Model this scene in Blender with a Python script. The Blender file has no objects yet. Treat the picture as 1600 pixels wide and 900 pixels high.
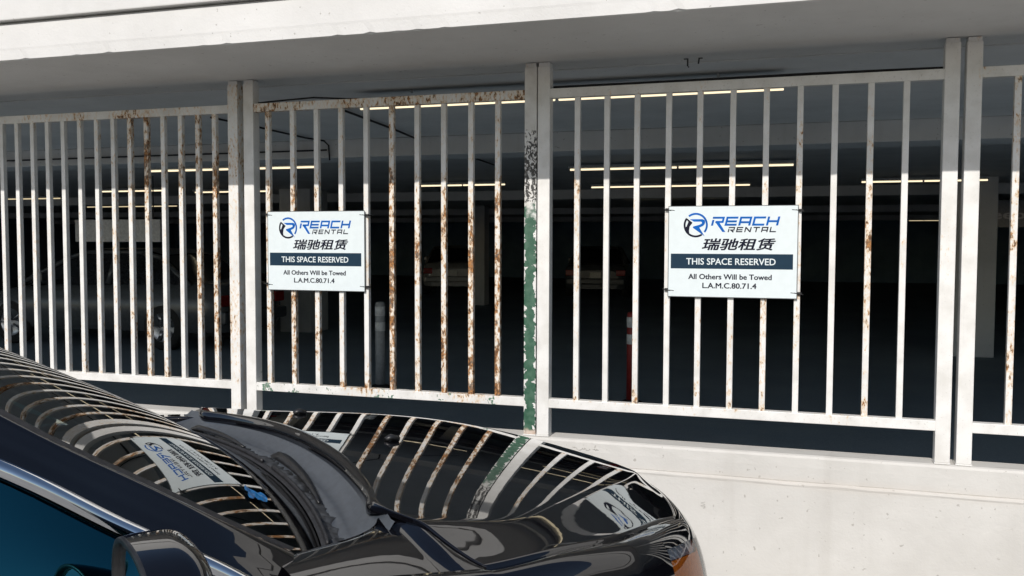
import bpy, bmesh, math, random
import numpy as np
from mathutils import Vector, Matrix
R = math.radians
random.seed(7)

# ------------------------------------------------------------------ camera, sky, sun, exposure
SC = bpy.context.scene
COL = SC.collection
cam_d = bpy.data.cameras.new('camera')
cam = bpy.data.objects.new('camera', cam_d)
COL.objects.link(cam)
SC.camera = cam
cam_d.sensor_width = 36.0
cam_d.lens = 1400.0 / 1600.0 * 36.0
cam_d.clip_start = 0.05
cam_d.clip_end = 2000.0
_right = Vector((0.95367, 0.30083, 0.00261))
_up = Vector((-0.01771, 0.04746, 0.99872))
_fwd = Vector((-0.30032, 0.95250, -0.05059))
_m = Matrix.Identity(4)
for _i in range(3):
    _m[_i][0] = _right[_i]
    _m[_i][1] = _up[_i]
    _m[_i][2] = -_fwd[_i]
_m[0][3], _m[1][3], _m[2][3] = 0.0, -4.3, 1.55
cam.matrix_world = _m

SUN_EL, SUN_AZ = 36.6, -3.0            # elevation; azimuth off the wall's normal (minus = from the left)
world = bpy.data.worlds.new('World')
SC.world = world
world.use_nodes = True
_nt = world.node_tree
_nt.nodes.clear()
_sky = _nt.nodes.new('ShaderNodeTexSky')
_sky.sky_type = 'NISHITA'
_sky.sun_disc = False
_sky.sun_elevation = R(SUN_EL)
_sky.sun_rotation = R(180.0 - SUN_AZ)
_bg = _nt.nodes.new('ShaderNodeBackground')
_bg.inputs['Strength'].default_value = 0.098
_wo = _nt.nodes.new('ShaderNodeOutputWorld')
_nt.links.new(_sky.outputs[0], _bg.inputs['Color'])
_nt.links.new(_bg.outputs[0], _wo.inputs['Surface'])

sun_d = bpy.data.lights.new('sun', 'SUN')
sun_d.energy = 3.7
sun_d.angle = R(0.5)
sun_d.color = (1.0, 0.955, 0.90)
sun = bpy.data.objects.new('sun', sun_d)
COL.objects.link(sun)
_s = Vector((math.sin(R(SUN_AZ)) * math.cos(R(SUN_EL)), -math.cos(R(SUN_AZ)) * math.cos(R(SUN_EL)), math.sin(R(SUN_EL))))
sun.rotation_euler = _s.to_track_quat('Z', 'Y').to_euler()
sun.location = (0, -20, 20)

SC.view_settings.view_transform = 'Standard'
SC.view_settings.look = 'None'
SC.view_settings.exposure = 0.0
SC.view_settings.gamma = 1.0
SC.view_settings.use_curve_mapping = False
SC.render.engine = 'CYCLES'
SC.cycles.max_bounces = 8
SC.cycles.glossy_bounces = 5
SC.cycles.transparent_max_bounces = 12
SC.cycles.caustics_reflective = False
SC.cycles.caustics_refractive = False
SC.cycles.sample_clamp_indirect = 6.0
SC.cycles.use_denoising = True

# ------------------------------------------------------------------ material helpers
def new_mat(name):
    m = bpy.data.materials.new(name)
    m.use_nodes = True
    nt = m.node_tree
    nt.nodes.clear()
    out = nt.nodes.new('ShaderNodeOutputMaterial')
    return m, nt, out

class NT:
    """short-hand for wiring shader nodes"""
    def __init__(s, nt):
        s.nt = nt
    def n(s, t, **kw):
        nd = s.nt.nodes.new(t)
        for k, v in kw.items():
            setattr(nd, k, v)
        return nd
    def link(s, a, b):
        s.nt.links.new(a, b)
    def put(s, sock, v):
        if hasattr(v, 'is_linked') or isinstance(v, bpy.types.NodeSocket):
            s.link(v, sock)
        else:
            sock.default_value = v
    def math(s, op, a, b=0.0, c=None, clamp=False):
        nd = s.n('ShaderNodeMath', operation=op, use_clamp=clamp)
        s.put(nd.inputs[0], a)
        s.put(nd.inputs[1], b)
        if c is not None:
            s.put(nd.inputs[2], c)
        return nd.outputs[0]
    def pos(s, scale=(1, 1, 1), obj=False):
        src = s.n('ShaderNodeTexCoord').outputs['Object'] if obj else s.n('ShaderNodeNewGeometry').outputs['Position']
        mp = s.n('ShaderNodeMapping')
        mp.inputs['Scale'].default_value = scale
        s.link(src, mp.inputs['Vector'])
        return mp.outputs[0]
    def noise(s, vec, scale, detail=4.0, rough=0.55, dist=0.0):
        nd = s.n('ShaderNodeTexNoise')
        s.link(vec, nd.inputs['Vector'])
        nd.inputs['Scale'].default_value = scale
        nd.inputs['Detail'].default_value = detail
        nd.inputs['Roughness'].default_value = rough
        nd.inputs['Distortion'].default_value = dist
        return nd.outputs['Fac']
    def step(s, v, a, b, lo=0.0, hi=1.0):
        nd = s.n('ShaderNodeMapRange', interpolation_type='SMOOTHSTEP')
        s.put(nd.inputs['Value'], v)
        s.put(nd.inputs['From Min'], a)
        s.put(nd.inputs['From Max'], b)
        nd.inputs['To Min'].default_value = lo
        nd.inputs['To Max'].default_value = hi
        return nd.outputs['Result']
    def mix(s, f, a, b):
        nd = s.n('ShaderNodeMix', data_type='RGBA')
        s.put(nd.inputs['Factor'], f)
        for sk, v in ((nd.inputs[6], a), (nd.inputs[7], b)):
            if isinstance(v, tuple):
                sk.default_value = (v[0], v[1], v[2], 1.0)
            else:
                s.link(v, sk)
        return nd.outputs[2]
    def bsdf(s, color, rough=0.6, metal=0.0, bump=None, bump_d=0.002, **kw):
        b = s.n('ShaderNodeBsdfPrincipled')
        if isinstance(color, tuple):
            b.inputs['Base Color'].default_value = (color[0], color[1], color[2], 1.0)
        else:
            s.link(color, b.inputs['Base Color'])
        s.put(b.inputs['Roughness'], rough)
        s.put(b.inputs['Metallic'], metal)
        for k, v in kw.items():
            b.inputs[k.replace('_', ' ')].default_value = v
        if bump is not None:
            bp = s.n('ShaderNodeBump')
            bp.inputs['Strength'].default_value = 1.0
            bp.inputs['Distance'].default_value = bump_d
            s.link(bump, bp.inputs['Height'])
            s.link(bp.outputs[0], b.inputs['Normal'])
        return b.outputs[0]
    def attr(s, name):
        nd = s.n('ShaderNodeAttribute', attribute_type='OBJECT', attribute_name=name)
        return nd.outputs['Fac']

def simple(name, color, rough=0.6, metal=0.0, vary=0.12, scale=30.0, **kw):
    m, nt, out = new_mat(name)
    k = NT(nt)
    f = k.noise(k.pos(), scale, 5)
    dark = tuple(c * (1 - vary) for c in color)
    lite = tuple(min(1, c * (1 + vary)) for c in color)
    col = k.mix(k.step(f, 0.3, 0.7), dark, lite)
    k.link(k.bsdf(col, rough, metal, **kw), out.inputs['Surface'])
    return m

def mat_fence():
    m, nt, out = new_mat('weathered_white_paint')
    k = NT(nt)
    p = k.pos()
    ps = k.pos((1, 1, 0.45))
    rust, green = k.attr('rust'), k.attr('green')
    base = k.mix(k.step(k.noise(p, 9, 6), 0.35, 0.75), (0.80, 0.79, 0.765), (0.66, 0.645, 0.61))
    base = k.mix(k.math('MULTIPLY', k.step(k.noise(p, 120, 4), 0.60, 0.72), 0.45), base, (0.42, 0.40, 0.36))
    # orange bleed around the rust
    big = k.noise(k.pos((1, 1, 0.5)), 3.4, 2)
    fine = k.noise(ps, 68, 7, 0.66)
    v = k.math('ADD', k.math('MULTIPLY', big, 0.46), k.math('MULTIPLY', fine, 0.74))
    z = k.n('ShaderNodeSeparateXYZ')
    k.link(k.n('ShaderNodeNewGeometry').outputs['Position'], z.inputs[0])
    weld = k.math('ADD', k.math('MULTIPLY', k.step(z.outputs['Z'], 0.86, 0.77), k.step(z.outputs['Z'], 0.745, 0.77)), k.math('MULTIPLY', k.step(z.outputs['Z'], 2.20, 2.26), 0.6))
    v = k.math('ADD', v, k.math('MULTIPLY', weld, 0.045))
    v = k.math('SUBTRACT', v, k.math('MULTIPLY', k.math('MULTIPLY', k.step(z.outputs['Z'], 1.80, 2.05), k.step(z.outputs['Z'], 2.262, 2.258)), k.math('MULTIPLY', k.attr('clean'), 0.075)))
    thr = k.math('SUBTRACT', 0.845, k.math('MULTIPLY', rust, 0.275))
    stain = k.step(v, k.math('SUBTRACT', thr, 0.10), k.math('ADD', thr, 0.03))
    core = k.step(v, thr, k.math('ADD', thr, 0.035))
    c = k.mix(k.math('MULTIPLY', stain, 0.7), base, (0.66, 0.43, 0.20))
    rustc = k.mix(k.step(k.noise(p, 85, 5), 0.36, 0.64), (0.085, 0.045, 0.024), (0.44, 0.20, 0.065))
    rustc = k.mix(k.math('MULTIPLY', k.step(k.noise(p, 33, 3), 0.52, 0.60), 0.5), rustc, (0.20, 0.185, 0.16))
    c = k.mix(core, c, rustc)
    g = k.math('ADD', k.math('MULTIPLY', k.noise(p, 7, 2), 0.5), k.math('MULTIPLY', k.noise(p, 38, 6, 0.6, 0.6), 0.55))
    g = k.math('ADD', g, k.math('MULTIPLY', k.step(z.outputs['Z'], 0.95, 0.68), 0.055))
    gthr = k.math('SUBTRACT', 0.88, k.math('MULTIPLY', green, 0.36))
    gm = k.step(g, gthr, k.math('ADD', gthr, 0.015))
    gc = k.mix(k.step(k.noise(p, 55, 4), 0.4, 0.6), (0.09, 0.20, 0.13), (0.26, 0.32, 0.26))
    c = k.mix(gm, c, gc)
    rg = k.math('ADD', 0.42, k.math('MULTIPLY', core, 0.45))
    h = k.math('SUBTRACT', k.math('MULTIPLY', fine, 0.3), k.math('ADD', k.math('MULTIPLY', core, 0.5), gm))
    k.link(k.bsdf(c, rg, bump=h, bump_d=0.0011), out.inputs['Surface'])
    return m

def mat_green_post():
    m, nt, out = new_mat('peeling_green_paint')
    k = NT(nt)
    p = k.pos()
    z = k.n('ShaderNodeSeparateXYZ')
    k.link(k.n('ShaderNodeNewGeometry').outputs['Position'], z.inputs[0])
    zz, xx = z.outputs['Z'], z.outputs['X']
    wob = k.math('MULTIPLY', k.math('SUBTRACT', k.noise(p, 14, 4), 0.5), 0.5)
    # white coat is left above, and along the edges below
    edge = k.math('ABSOLUTE', k.math('SUBTRACT', xx, -1.263))
    keep_top = k.step(k.math('ADD', zz, wob), 1.70, 1.80)
    n = k.math('ADD', k.math('MULTIPLY', k.noise(p, 24, 5, 0.6, 0.5), 0.8), k.math('MULTIPLY', edge, 6.5))
    keep_low = k.step(n, 0.575, 0.59)
    keep = k.math('MAXIMUM', keep_top, keep_low)
    green = k.mix(k.step(k.noise(p, 30, 5), 0.35, 0.7), (0.032, 0.100, 0.060), (0.070, 0.150, 0.100))
    white = k.mix(k.step(k.noise(p, 9, 6), 0.35, 0.75), (0.80, 0.79, 0.765), (0.60, 0.58, 0.54))
    c = k.mix(keep, green, white)
    # black flaking zone just above the bare green
    zone = k.math('MULTIPLY', k.step(zz, 1.72, 1.80), k.step(zz, 2.16, 1.98))
    fl = k.step(k.math('ADD', k.noise(k.pos((1, 1, 0.7)), 60, 6, 0.65, 0.8), k.math('MULTIPLY', zone, 0.13)), 0.60, 0.64)
    fl = k.math('MULTIPLY', fl, k.step(zone, 0.02, 0.3))
    c = k.mix(fl, c, (0.045, 0.043, 0.040))
    foot = k.step(k.math('ADD', zz, k.math('MULTIPLY', wob, 0.2)), 0.625, 0.60)
    c = k.mix(foot, c, k.mix(k.noise(p, 70, 5), (0.75, 0.72, 0.68), (0.45, 0.25, 0.12)))
    h = k.math('SUBTRACT', keep, fl)
    k.link(k.bsdf(c, 0.45, bump=h, bump_d=0.0016), out.inputs['Surface'])
    return m

def mat_wall(name, a, b, chips=0.0, streak=0.25, joint=None):
    m, nt, out = new_mat(name)
    k = NT(nt)
    p = k.pos()
    c = k.mix(k.step(k.noise(p, 1.6, 6, 0.6), 0.3, 0.72), a, b)
    st = k.noise(k.pos((7, 7, 0.5)), 1.4, 5, 0.6)
    c = k.mix(k.math('MULTIPLY', k.step(st, 0.5, 0.8), streak), c, tuple(x * y for x, y in zip(b, (0.78, 0.76, 0.73))))
    sp = k.noise(p, 42, 3, 0.5)
    c = k.mix(k.math('MULTIPLY', k.step(sp, 0.69, 0.73), 0.6), c, (0.30, 0.28, 0.25))
    if joint:
        z = k.n('ShaderNodeSeparateXYZ')
        k.link(k.n('ShaderNodeNewGeometry').outputs['Position'], z.inputs[0])
        zz = k.math('ADD', z.outputs['Z'], k.math('MULTIPLY', k.math('SUBTRACT', k.noise(p, 2.5, 5), 0.5), 0.05))
        d = k.math('ABSOLUTE', k.math('SUBTRACT', zz, joint))
        f = k.math('MULTIPLY', k.step(d, 0.045, 0.0), k.step(k.noise(p, 1.3, 4), 0.35, 0.6, 0.1, 0.5))
        c = k.mix(f, c, (0.58, 0.535, 0.485))
    fine = k.noise(p, 95, 6, 0.65)
    med = k.noise(p, 11, 5, 0.55)
    h = k.math('ADD', k.math('MULTIPLY', fine, 0.25), k.math('MULTIPLY', med, 0.9))
    k.link(k.bsdf(c, 0.75, bump=h, bump_d=0.0035), out.inputs['Surface'])
    return m

def mat_ground(name, a, b):
    m, nt, out = new_mat(name)
    k = NT(nt)
    p = k.pos()
    c = k.mix(k.step(k.noise(p, 0.7, 6), 0.3, 0.7), a, b)
    c = k.mix(k.math('MULTIPLY', k.step(k.noise(p, 140, 3), 0.45, 0.7), 0.4), c, tuple(min(1, x * 1.6) for x in b))
    k.link(k.bsdf(c, 0.85, bump=k.noise(p, 160, 4), bump_d=0.003), out.inputs['Surface'])
    return m

def mat_emit(name, color, strength):
    m, nt, out = new_mat(name)
    k = NT(nt)
    e = k.n('ShaderNodeEmission')
    e.inputs['Color'].default_value = (*color, 1)
    e.inputs['Strength'].default_value = strength
    k.link(e.outputs[0], out.inputs['Surface'])
    return m

def mat_glass(name, tint, ior=1.6, gloss=(1, 1, 1)):
    m, nt, out = new_mat(name)
    k = NT(nt)
    fr = k.n('ShaderNodeFresnel')
    fr.inputs['IOR'].default_value = ior
    t = k.n('ShaderNodeBsdfTransparent')
    t.inputs['Color'].default_value = (*tint, 1)
    g = k.n('ShaderNodeBsdfGlossy')
    g.inputs['Color'].default_value = (*gloss, 1)
    g.inputs['Roughness'].default_value = 0.0
    mx = k.n('ShaderNodeMixShader')
    k.link(fr.outputs[0], mx.inputs[0])
    k.link(t.outputs[0], mx.inputs[1])
    k.link(g.outputs[0], mx.inputs[2])
    k.link(mx.outputs[0], out.inputs['Surface'])
    return m

def mat_car_paint():
    m, nt, out = new_mat('black_car_paint')
    k = NT(nt)
    p = k.pos()
    dust = k.step(k.noise(p, 220, 3), 0.70, 0.80)
    c = k.mix(k.math('MULTIPLY', dust, 0.05), (0.0035, 0.0035, 0.005), (0.20, 0.19, 0.17))
    wav = k.noise(p, 13, 2)
    k.link(k.bsdf(c, 0.02, bump=wav, bump_d=0.00016, IOR=1.5, Coat_Weight=0.6, Coat_Roughness=0.006, Coat_IOR=1.5), out.inputs['Surface'])
    return m

M = {}
M['fence'] = mat_fence()
M['green'] = mat_green_post()
M['wall'] = mat_wall('painted_concrete_wall', (0.63, 0.615, 0.585), (0.535, 0.52, 0.49), joint=0.447)
M['facade'] = mat_wall('painted_concrete_facade', (0.72, 0.71, 0.69), (0.64, 0.63, 0.61), streak=0.15)
M['soffit'] = mat_wall('painted_soffit', (0.64, 0.63, 0.61), (0.54, 0.535, 0.52), streak=0.2)
M['ceiling'] = mat_wall('garage_ceiling_paint', (0.74, 0.745, 0.74), (0.64, 0.645, 0.64), streak=0.2)
M['inner'] = mat_wall('veil_tinted_inner_wall', (0.16, 0.26, 0.36), (0.11, 0.19, 0.28))  # navy lens veil over the dark interior is put into this wall colour
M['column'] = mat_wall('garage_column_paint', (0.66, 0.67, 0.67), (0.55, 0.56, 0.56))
M['floor'] = mat_ground('veil_tinted_floor_concrete', (0.18, 0.235, 0.285), (0.23, 0.29, 0.335))  # concrete tinted blue to imitate the navy haze deep in the garage
M['asphalt'] = mat_ground('asphalt', (0.225, 0.22, 0.21), (0.29, 0.283, 0.27))
M['tube'] = mat_emit('lit_tube', (1.0, 0.84, 0.56), 1.4)
M['tubefar'] = mat_emit('lit_tube_far', (1.0, 0.82, 0.5), 0.75)
M['fixture'] = simple('fixture_enamel', (0.45, 0.46, 0.46), 0.5)
M['steel'] = simple('grey_steel', (0.30, 0.30, 0.30), 0.45, 0.6)
M['darkmetal'] = simple('dark_metal', (0.05, 0.05, 0.05), 0.5, 0.3)
M['wire'] = simple('black_cable', (0.012, 0.012, 0.014), 0.6)
M['board'] = simple('sign_white', (0.70, 0.765, 0.78), 0.4, vary=0.02)
M['boardedge'] = simple('sign_edge', (0.06, 0.065, 0.07), 0.5)
M['navy'] = simple('sign_navy', (0.014, 0.036, 0.062), 0.5, Specular_IOR_Level=0.12, vary=0.03)
M['ink'] = simple('sign_ink', (0.008, 0.009, 0.022), 0.6, Specular_IOR_Level=0.12, vary=0.03)
M['blue'] = simple('sign_blue', (0.003, 0.11, 0.44), 0.5, Specular_IOR_Level=0.12, vary=0.15, scale=16)
M['white'] = simple('white_print', (0.70, 0.765, 0.78), 0.4, vary=0.02)
M['tie'] = simple('black_nylon', (0.010, 0.010, 0.011), 0.4)
M['paint'] = mat_car_paint()
M['windshield'] = mat_glass('windshield_glass', (0.40, 0.48, 0.45), 2.0)
M['sideglass'] = mat_glass('tinted_side_glass', (0.10, 0.20, 0.22), 2.3, (0.15, 0.82, 1.0))
M['lens'] = mat_glass('clear_lens', (0.92, 0.93, 0.94), 1.2)
M['amber'] = simple('amber_reflector', (0.95, 0.21, 0.02), 0.2, vary=0.15, scale=120)
M['chrome'] = simple('chrome', (0.75, 0.76, 0.78), 0.06, 1.0, vary=0.02)
M['bowl'] = simple('lamp_bowl', (0.55, 0.57, 0.60), 0.25, 0.5, vary=0.2, scale=60)
M['cowl'] = simple('grey_cowl_plastic', (0.062, 0.072, 0.086), 0.30, vary=0.12, scale=60)
M['raggedfoam'] = simple('worn_grey_foam', (0.035, 0.038, 0.042), 0.6, vary=0.6, scale=55)
M['rubber'] = simple('black_rubber', (0.018, 0.018, 0.020), 0.55, vary=0.4, scale=80)
M['plastic'] = simple('black_plastic', (0.014, 0.014, 0.015), 0.4, vary=0.3)
M['dash'] = simple('dark_dashboard', (0.022, 0.024, 0.024), 0.7)
M['tyre'] = simple('tyre_rubber', (0.02, 0.02, 0.02), 0.8)
M['rim'] = simple('alloy_rim', (0.5, 0.5, 0.52), 0.3, 0.9)
M['mirror'] = simple('mirror_silver', (0.85, 0.86, 0.88), 0.02, 1.0, vary=0.0)
M['bluewrap'] = simple('blue_plastic_film', (0.01, 0.20, 0.50), 0.3, vary=0.3, scale=40)
M['red'] = simple('red_plastic', (0.30, 0.025, 0.02), 0.5)
M['greyplastic'] = simple('grey_plastic', (0.42, 0.43, 0.43), 0.5)
M['reflective'] = simple('white_reflective_band', (0.80, 0.80, 0.78), 0.4)
M['pale_car'] = simple('pale_silver_paint', (0.35, 0.36, 0.37), 0.25, 0.2)
M['silver_car'] = simple('grey_silver_paint', (0.30, 0.31, 0.32), 0.25, 0.3)
M['dark_car'] = simple('dark_grey_paint', (0.10, 0.11, 0.12), 0.25, 0.2)
M['darkglass'] = simple('dark_car_glass', (0.015, 0.017, 0.02), 0.08)
M['plate'] = simple('licence_plate_white', (0.75, 0.75, 0.72), 0.4)
M['taillight'] = simple('red_tail_lens', (0.35, 0.02, 0.02), 0.2)
M['pencil'] = simple('pencil_scribble', (0.33, 0.32, 0.30), 0.8)
M['blankboard'] = simple('grey_blank_board', (0.78, 0.78, 0.77), 0.6)

# ------------------------------------------------------------------ object helpers
def link(name, me, mat=None, parent=None):
    o = bpy.data.objects.new(name, me)
    COL.objects.link(o)
    if mat is not None:
        me.materials.append(mat if not isinstance(mat, str) else M[mat])
    if parent is not None:
        o.parent = parent
    return o

def tag(o, label=None, cat=None, group=None, kind=None):
    if label: o['label'] = label
    if cat: o['category'] = cat
    if group: o['group'] = group
    if kind: o['kind'] = kind
    return o

def empty(name, loc, rz=0.0, label=None, cat=None, group=None):
    o = bpy.data.objects.new(name, None)
    COL.objects.link(o)
    o.empty_display_size = 0.1
    o.location = loc
    o.rotation_euler = (0, 0, rz)
    return tag(o, label, cat, group)

class MB:
    """collects boxes, tubes and sheets, then links them as one mesh object"""
    def __init__(s):
        s.bm = bmesh.new()
    def box(s, x0, x1, y0, y1, z0, z1, bev=0.0):
        b = bmesh.new()
        bmesh.ops.create_cube(b, size=1.0)
        for v in b.verts:
            v.co = Vector((x0 + (v.co.x + .5) * (x1 - x0), y0 + (v.co.y + .5) * (y1 - y0), z0 + (v.co.z + .5) * (z1 - z0)))
        if bev > 0:
            bmesh.ops.bevel(b, geom=b.edges[:], offset=bev, segments=2, profile=0.6, affect='EDGES')
        s.add(b)
        return s
    def add(s, b):
        me = bpy.data.meshes.new('tmp')
        b.to_mesh(me)
        b.free()
        s.bm.from_mesh(me)
        bpy.data.meshes.remove(me)
        return s
    def tube(s, pts, r, n=8, r_end=None, flat=1.0, caps=True):
        pts = [Vector(p) for p in pts]
        rings = []
        for i, p in enumerate(pts):
            d = (pts[min(i + 1, len(pts) - 1)] - pts[max(i - 1, 0)]).normalized()
            up = Vector((0, 0, 1)) if abs(d.z) < 0.9 else Vector((0, 1, 0))
            a = d.cross(up).normalized()
            b = a.cross(d).normalized()
            rr = r if r_end is None else r + (r_end - r) * i / (len(pts) - 1)
            rings.append([s.bm.verts.new(p + a * rr * math.cos(2 * math.pi * k / n) + b * rr * flat * math.sin(2 * math.pi * k / n)) for k in range(n)])
        for i in range(len(rings) - 1):
            for k in range(n):
                s.bm.faces.new((rings[i][k], rings[i][(k + 1) % n], rings[i + 1][(k + 1) % n], rings[i + 1][k]))
        if caps:
            s.bm.faces.new(rings[0][::-1])
            s.bm.faces.new(rings[-1])
        return s
    def grid(s, rows, closed=False):
        vs = [[s.bm.verts.new(p) for p in r] for r in rows]
        nn = len(vs[0])
        for i in range(len(vs) - 1):
            for j in range(nn if closed else nn - 1):
                a, b, c, d = vs[i][j], vs[i][(j + 1) % nn], vs[i + 1][(j + 1) % nn], vs[i + 1][j]
                try:
                    s.bm.faces.new((a, b, c, d))
                except ValueError:
                    pass
        return s
    def poly(s, pts):
        s.bm.faces.new([s.bm.verts.new(p) for p in pts])
        return s
    def prism(s, prof, x0, x1):
        """profile of (y, z) pushed along x"""
        a = [s.bm.verts.new((x0, y, z)) for y, z in prof]
        b = [s.bm.verts.new((x1, y, z)) for y, z in prof]
        n = len(prof)
        for i in range(n):
            s.bm.faces.new((a[i], a[(i + 1) % n], b[(i + 1) % n], b[i]))
        s.bm.faces.new(a[::-1])
        s.bm.faces.new(b)
        return s
    def xf(s, mtx):
        bmesh.ops.transform(s.bm, matrix=mtx, verts=s.bm.verts)
        return s
    def mesh(s, name, smooth=False, recalc=True):
        if recalc:
            bmesh.ops.recalc_face_normals(s.bm, faces=s.bm.faces)
        me = bpy.data.meshes.new(name)
        s.bm.to_mesh(me)
        s.bm.free()
        if smooth:
            for p in me.polygons:
                p.use_smooth = True
        return me
    def build(s, name, mat, parent=None, smooth=False, recalc=True):
        return link(name, s.mesh(name, smooth, recalc), mat, parent)

def copy_tree(o, parent=None):
    c = o.copy()
    COL.objects.link(c)
    c.parent = parent
    for ch in [x for x in COL.objects if x.parent == o]:
        copy_tree(ch, c)
    return c

def spl(xs, ys):
    """natural cubic spline through the given values"""
    xs = np.array(xs, float)
    ys = np.array(ys, float)
    n = len(xs)
    h = np.diff(xs)
    A = np.zeros((n, n))
    b = np.zeros(n)
    A[0, 0] = A[-1, -1] = 1
    for i in range(1, n - 1):
        A[i, i - 1], A[i, i], A[i, i + 1] = h[i - 1], 2 * (h[i - 1] + h[i]), h[i]
        b[i] = 6 * ((ys[i + 1] - ys[i]) / h[i] - (ys[i] - ys[i - 1]) / h[i - 1])
    m = np.linalg.solve(A, b)
    def f(x):
        x = min(max(x, xs[0]), xs[-1])
        i = min(max(int(np.searchsorted(xs, x)) - 1, 0), n - 2)
        t0, t1 = xs[i + 1] - x, x - xs[i]
        return float((m[i] * t0 ** 3 + m[i + 1] * t1 ** 3) / (6 * h[i]) + (ys[i] / h[i] - m[i] * h[i] / 6) * t0 + (ys[i + 1] / h[i] - m[i + 1] * h[i] / 6) * t1)
    return f

def lerp(a, b, t):
    return a + (b - a) * t

# ------------------------------------------------------------------ ground and building
GZ = -0.07
g = MB()
g.poly([(-600, -600, GZ), (600, -600, GZ), (600, 600, GZ), (-600, 600, GZ)])
tag(g.build('ground', 'asphalt'), kind='structure')
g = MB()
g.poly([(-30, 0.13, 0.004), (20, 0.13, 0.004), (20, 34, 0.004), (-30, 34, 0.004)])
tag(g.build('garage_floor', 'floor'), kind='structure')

ZS = 2.44
bld = empty('parking_garage', (0, 0, 0), 0, 'white painted concrete parking garage with a deep overhanging slab above the barred fence', 'building')
# overhanging slab with the lower fascia band and a recessed joint under the upper wall
g = MB()
random.seed(3)
NX = 900
rows = []
for i in range(NX + 1):
    x = -16 + 28 * i / NX
    j = random.gauss(0, 0.0005)
    k2 = random.uniform(.002, .007) if random.random() < .10 else 0.0
    rows.append([(x, -0.762, 2.628), (x, -0.782, 2.612), (x, -0.783, 2.500 + random.gauss(0, .0006)), (x, -0.7818, 2.489), (x, -0.780 + k2 * .4, ZS + 0.004 + k2), (x, -0.772 + k2, ZS + j), (x, -0.70, ZS), (x, 0.21, ZS), (x, 0.215, ZS + 0.03)])
g.grid(rows)
g.build('fascia_band', 'facade', bld, recalc=False)
g = MB().box(-16, 12, -0.808, -0.58, 2.630, 3.22, 0.006)
g.build('upper_wall', 'facade', bld)
g = MB().box(-30, 20, 0.215, 34, ZS + 0.012, 2.86)
g.box(-30, 20, -0.578, 0.214, 2.632, 2.86)
g.build('ceiling_slab', 'ceiling', bld)
for i, y in enumerate((2.8, 10.6, 18.4, 26.2)):
    g = MB().box(-30, 20, y, y + 0.42, 2.292, ZS + 0.011, 0.008)
    g.build('ceiling_beam', 'column' if i == 0 else 'ceiling', bld)
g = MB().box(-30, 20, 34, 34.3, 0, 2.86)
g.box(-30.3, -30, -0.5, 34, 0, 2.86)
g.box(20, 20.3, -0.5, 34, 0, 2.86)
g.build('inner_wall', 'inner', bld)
for x, y, w in ((-8.15, 9.2, 0.60), (-7.45, 16.5, 0.36), (2.3, 9.2, 0.6), (-19.5, 9.2, 0.6), (9.5, 9.2, 0.6)):
    g = MB().box(x - w / 2, x + w / 2, y, y + w, 0.004, ZS + 0.02, 0.015)
    g.build('column', 'column', bld)
# joint lines on the underside, the small step where the deck begins
g = MB().box(-16, 12, 0.2165, 0.232, ZS - 0.006, ZS + 0.013)
g.build('ceiling_edge', 'ceiling', bld)

# low wall under the fence
g = MB()
random.seed(5)
rows = []
NX = 240
for i in range(NX + 1):
    x = -16 + 28 * i / NX
    a = random.gauss(0, 0.0012)
    j = random.gauss(0, 0.0015)
    rows.append([(x, 0.130, GZ), (x, 0.130, 0.571), (x, 0.122, 0.576), (x, 0.02, 0.577), (x, 0.004 + a, 0.5775), (x, -0.008 + a, 0.573), (x, -0.013 + a, 0.563), (x, -0.0135, 0.52),
                 (x, -0.0115, 0.455), (x, -0.009 + abs(a), 0.452 + j), (x, -0.019 + a, 0.447 + j), (x, -0.0205 + a * .6, 0.440 + j), (x, -0.018, 0.43), (x, -0.018, 0.2), (x, -0.018, GZ)])
g.grid(rows)
wall = g.build('parapet_wall', 'wall', None, recalc=False)
tag(wall, 'low off white concrete wall with a worn sill and a horizontal joint below the fence', 'wall')
# faint pencil scribble under the sill
g = MB()
random.seed(21)
for x0, n, s in ((-1.03, 10, .018), (-.985, 14, .012), (-.93, 12, .010)):
    pts = [(x0 + s * .25 * i + s * random.uniform(-.4, .4), -0.0142, 0.536 - .0006 * i + s * random.uniform(-.5, .5)) for i in range(n)]
    g.tube(pts, 0.0009, 4)
pts = [(-0.395 + .012 * math.sin(i * 1.7), -0.0187, 0.29 + .004 * i) for i in range(9)]
g.tube(pts, 0.0009, 4)
g.build('scribble', 'pencil', wall)

# ------------------------------------------------------------------ fence panels
ZT0, ZT1, ZB0, ZB1 = 2.262, 2.308, 0.724, 0.769
PW = 0.0625
bar_me = MB().box(-.0135, .0135, .008, .035, ZB1 - .003, ZT0 + .003, 0.0025).mesh('bar')
bar_me.materials.append(M['fence'])

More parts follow.
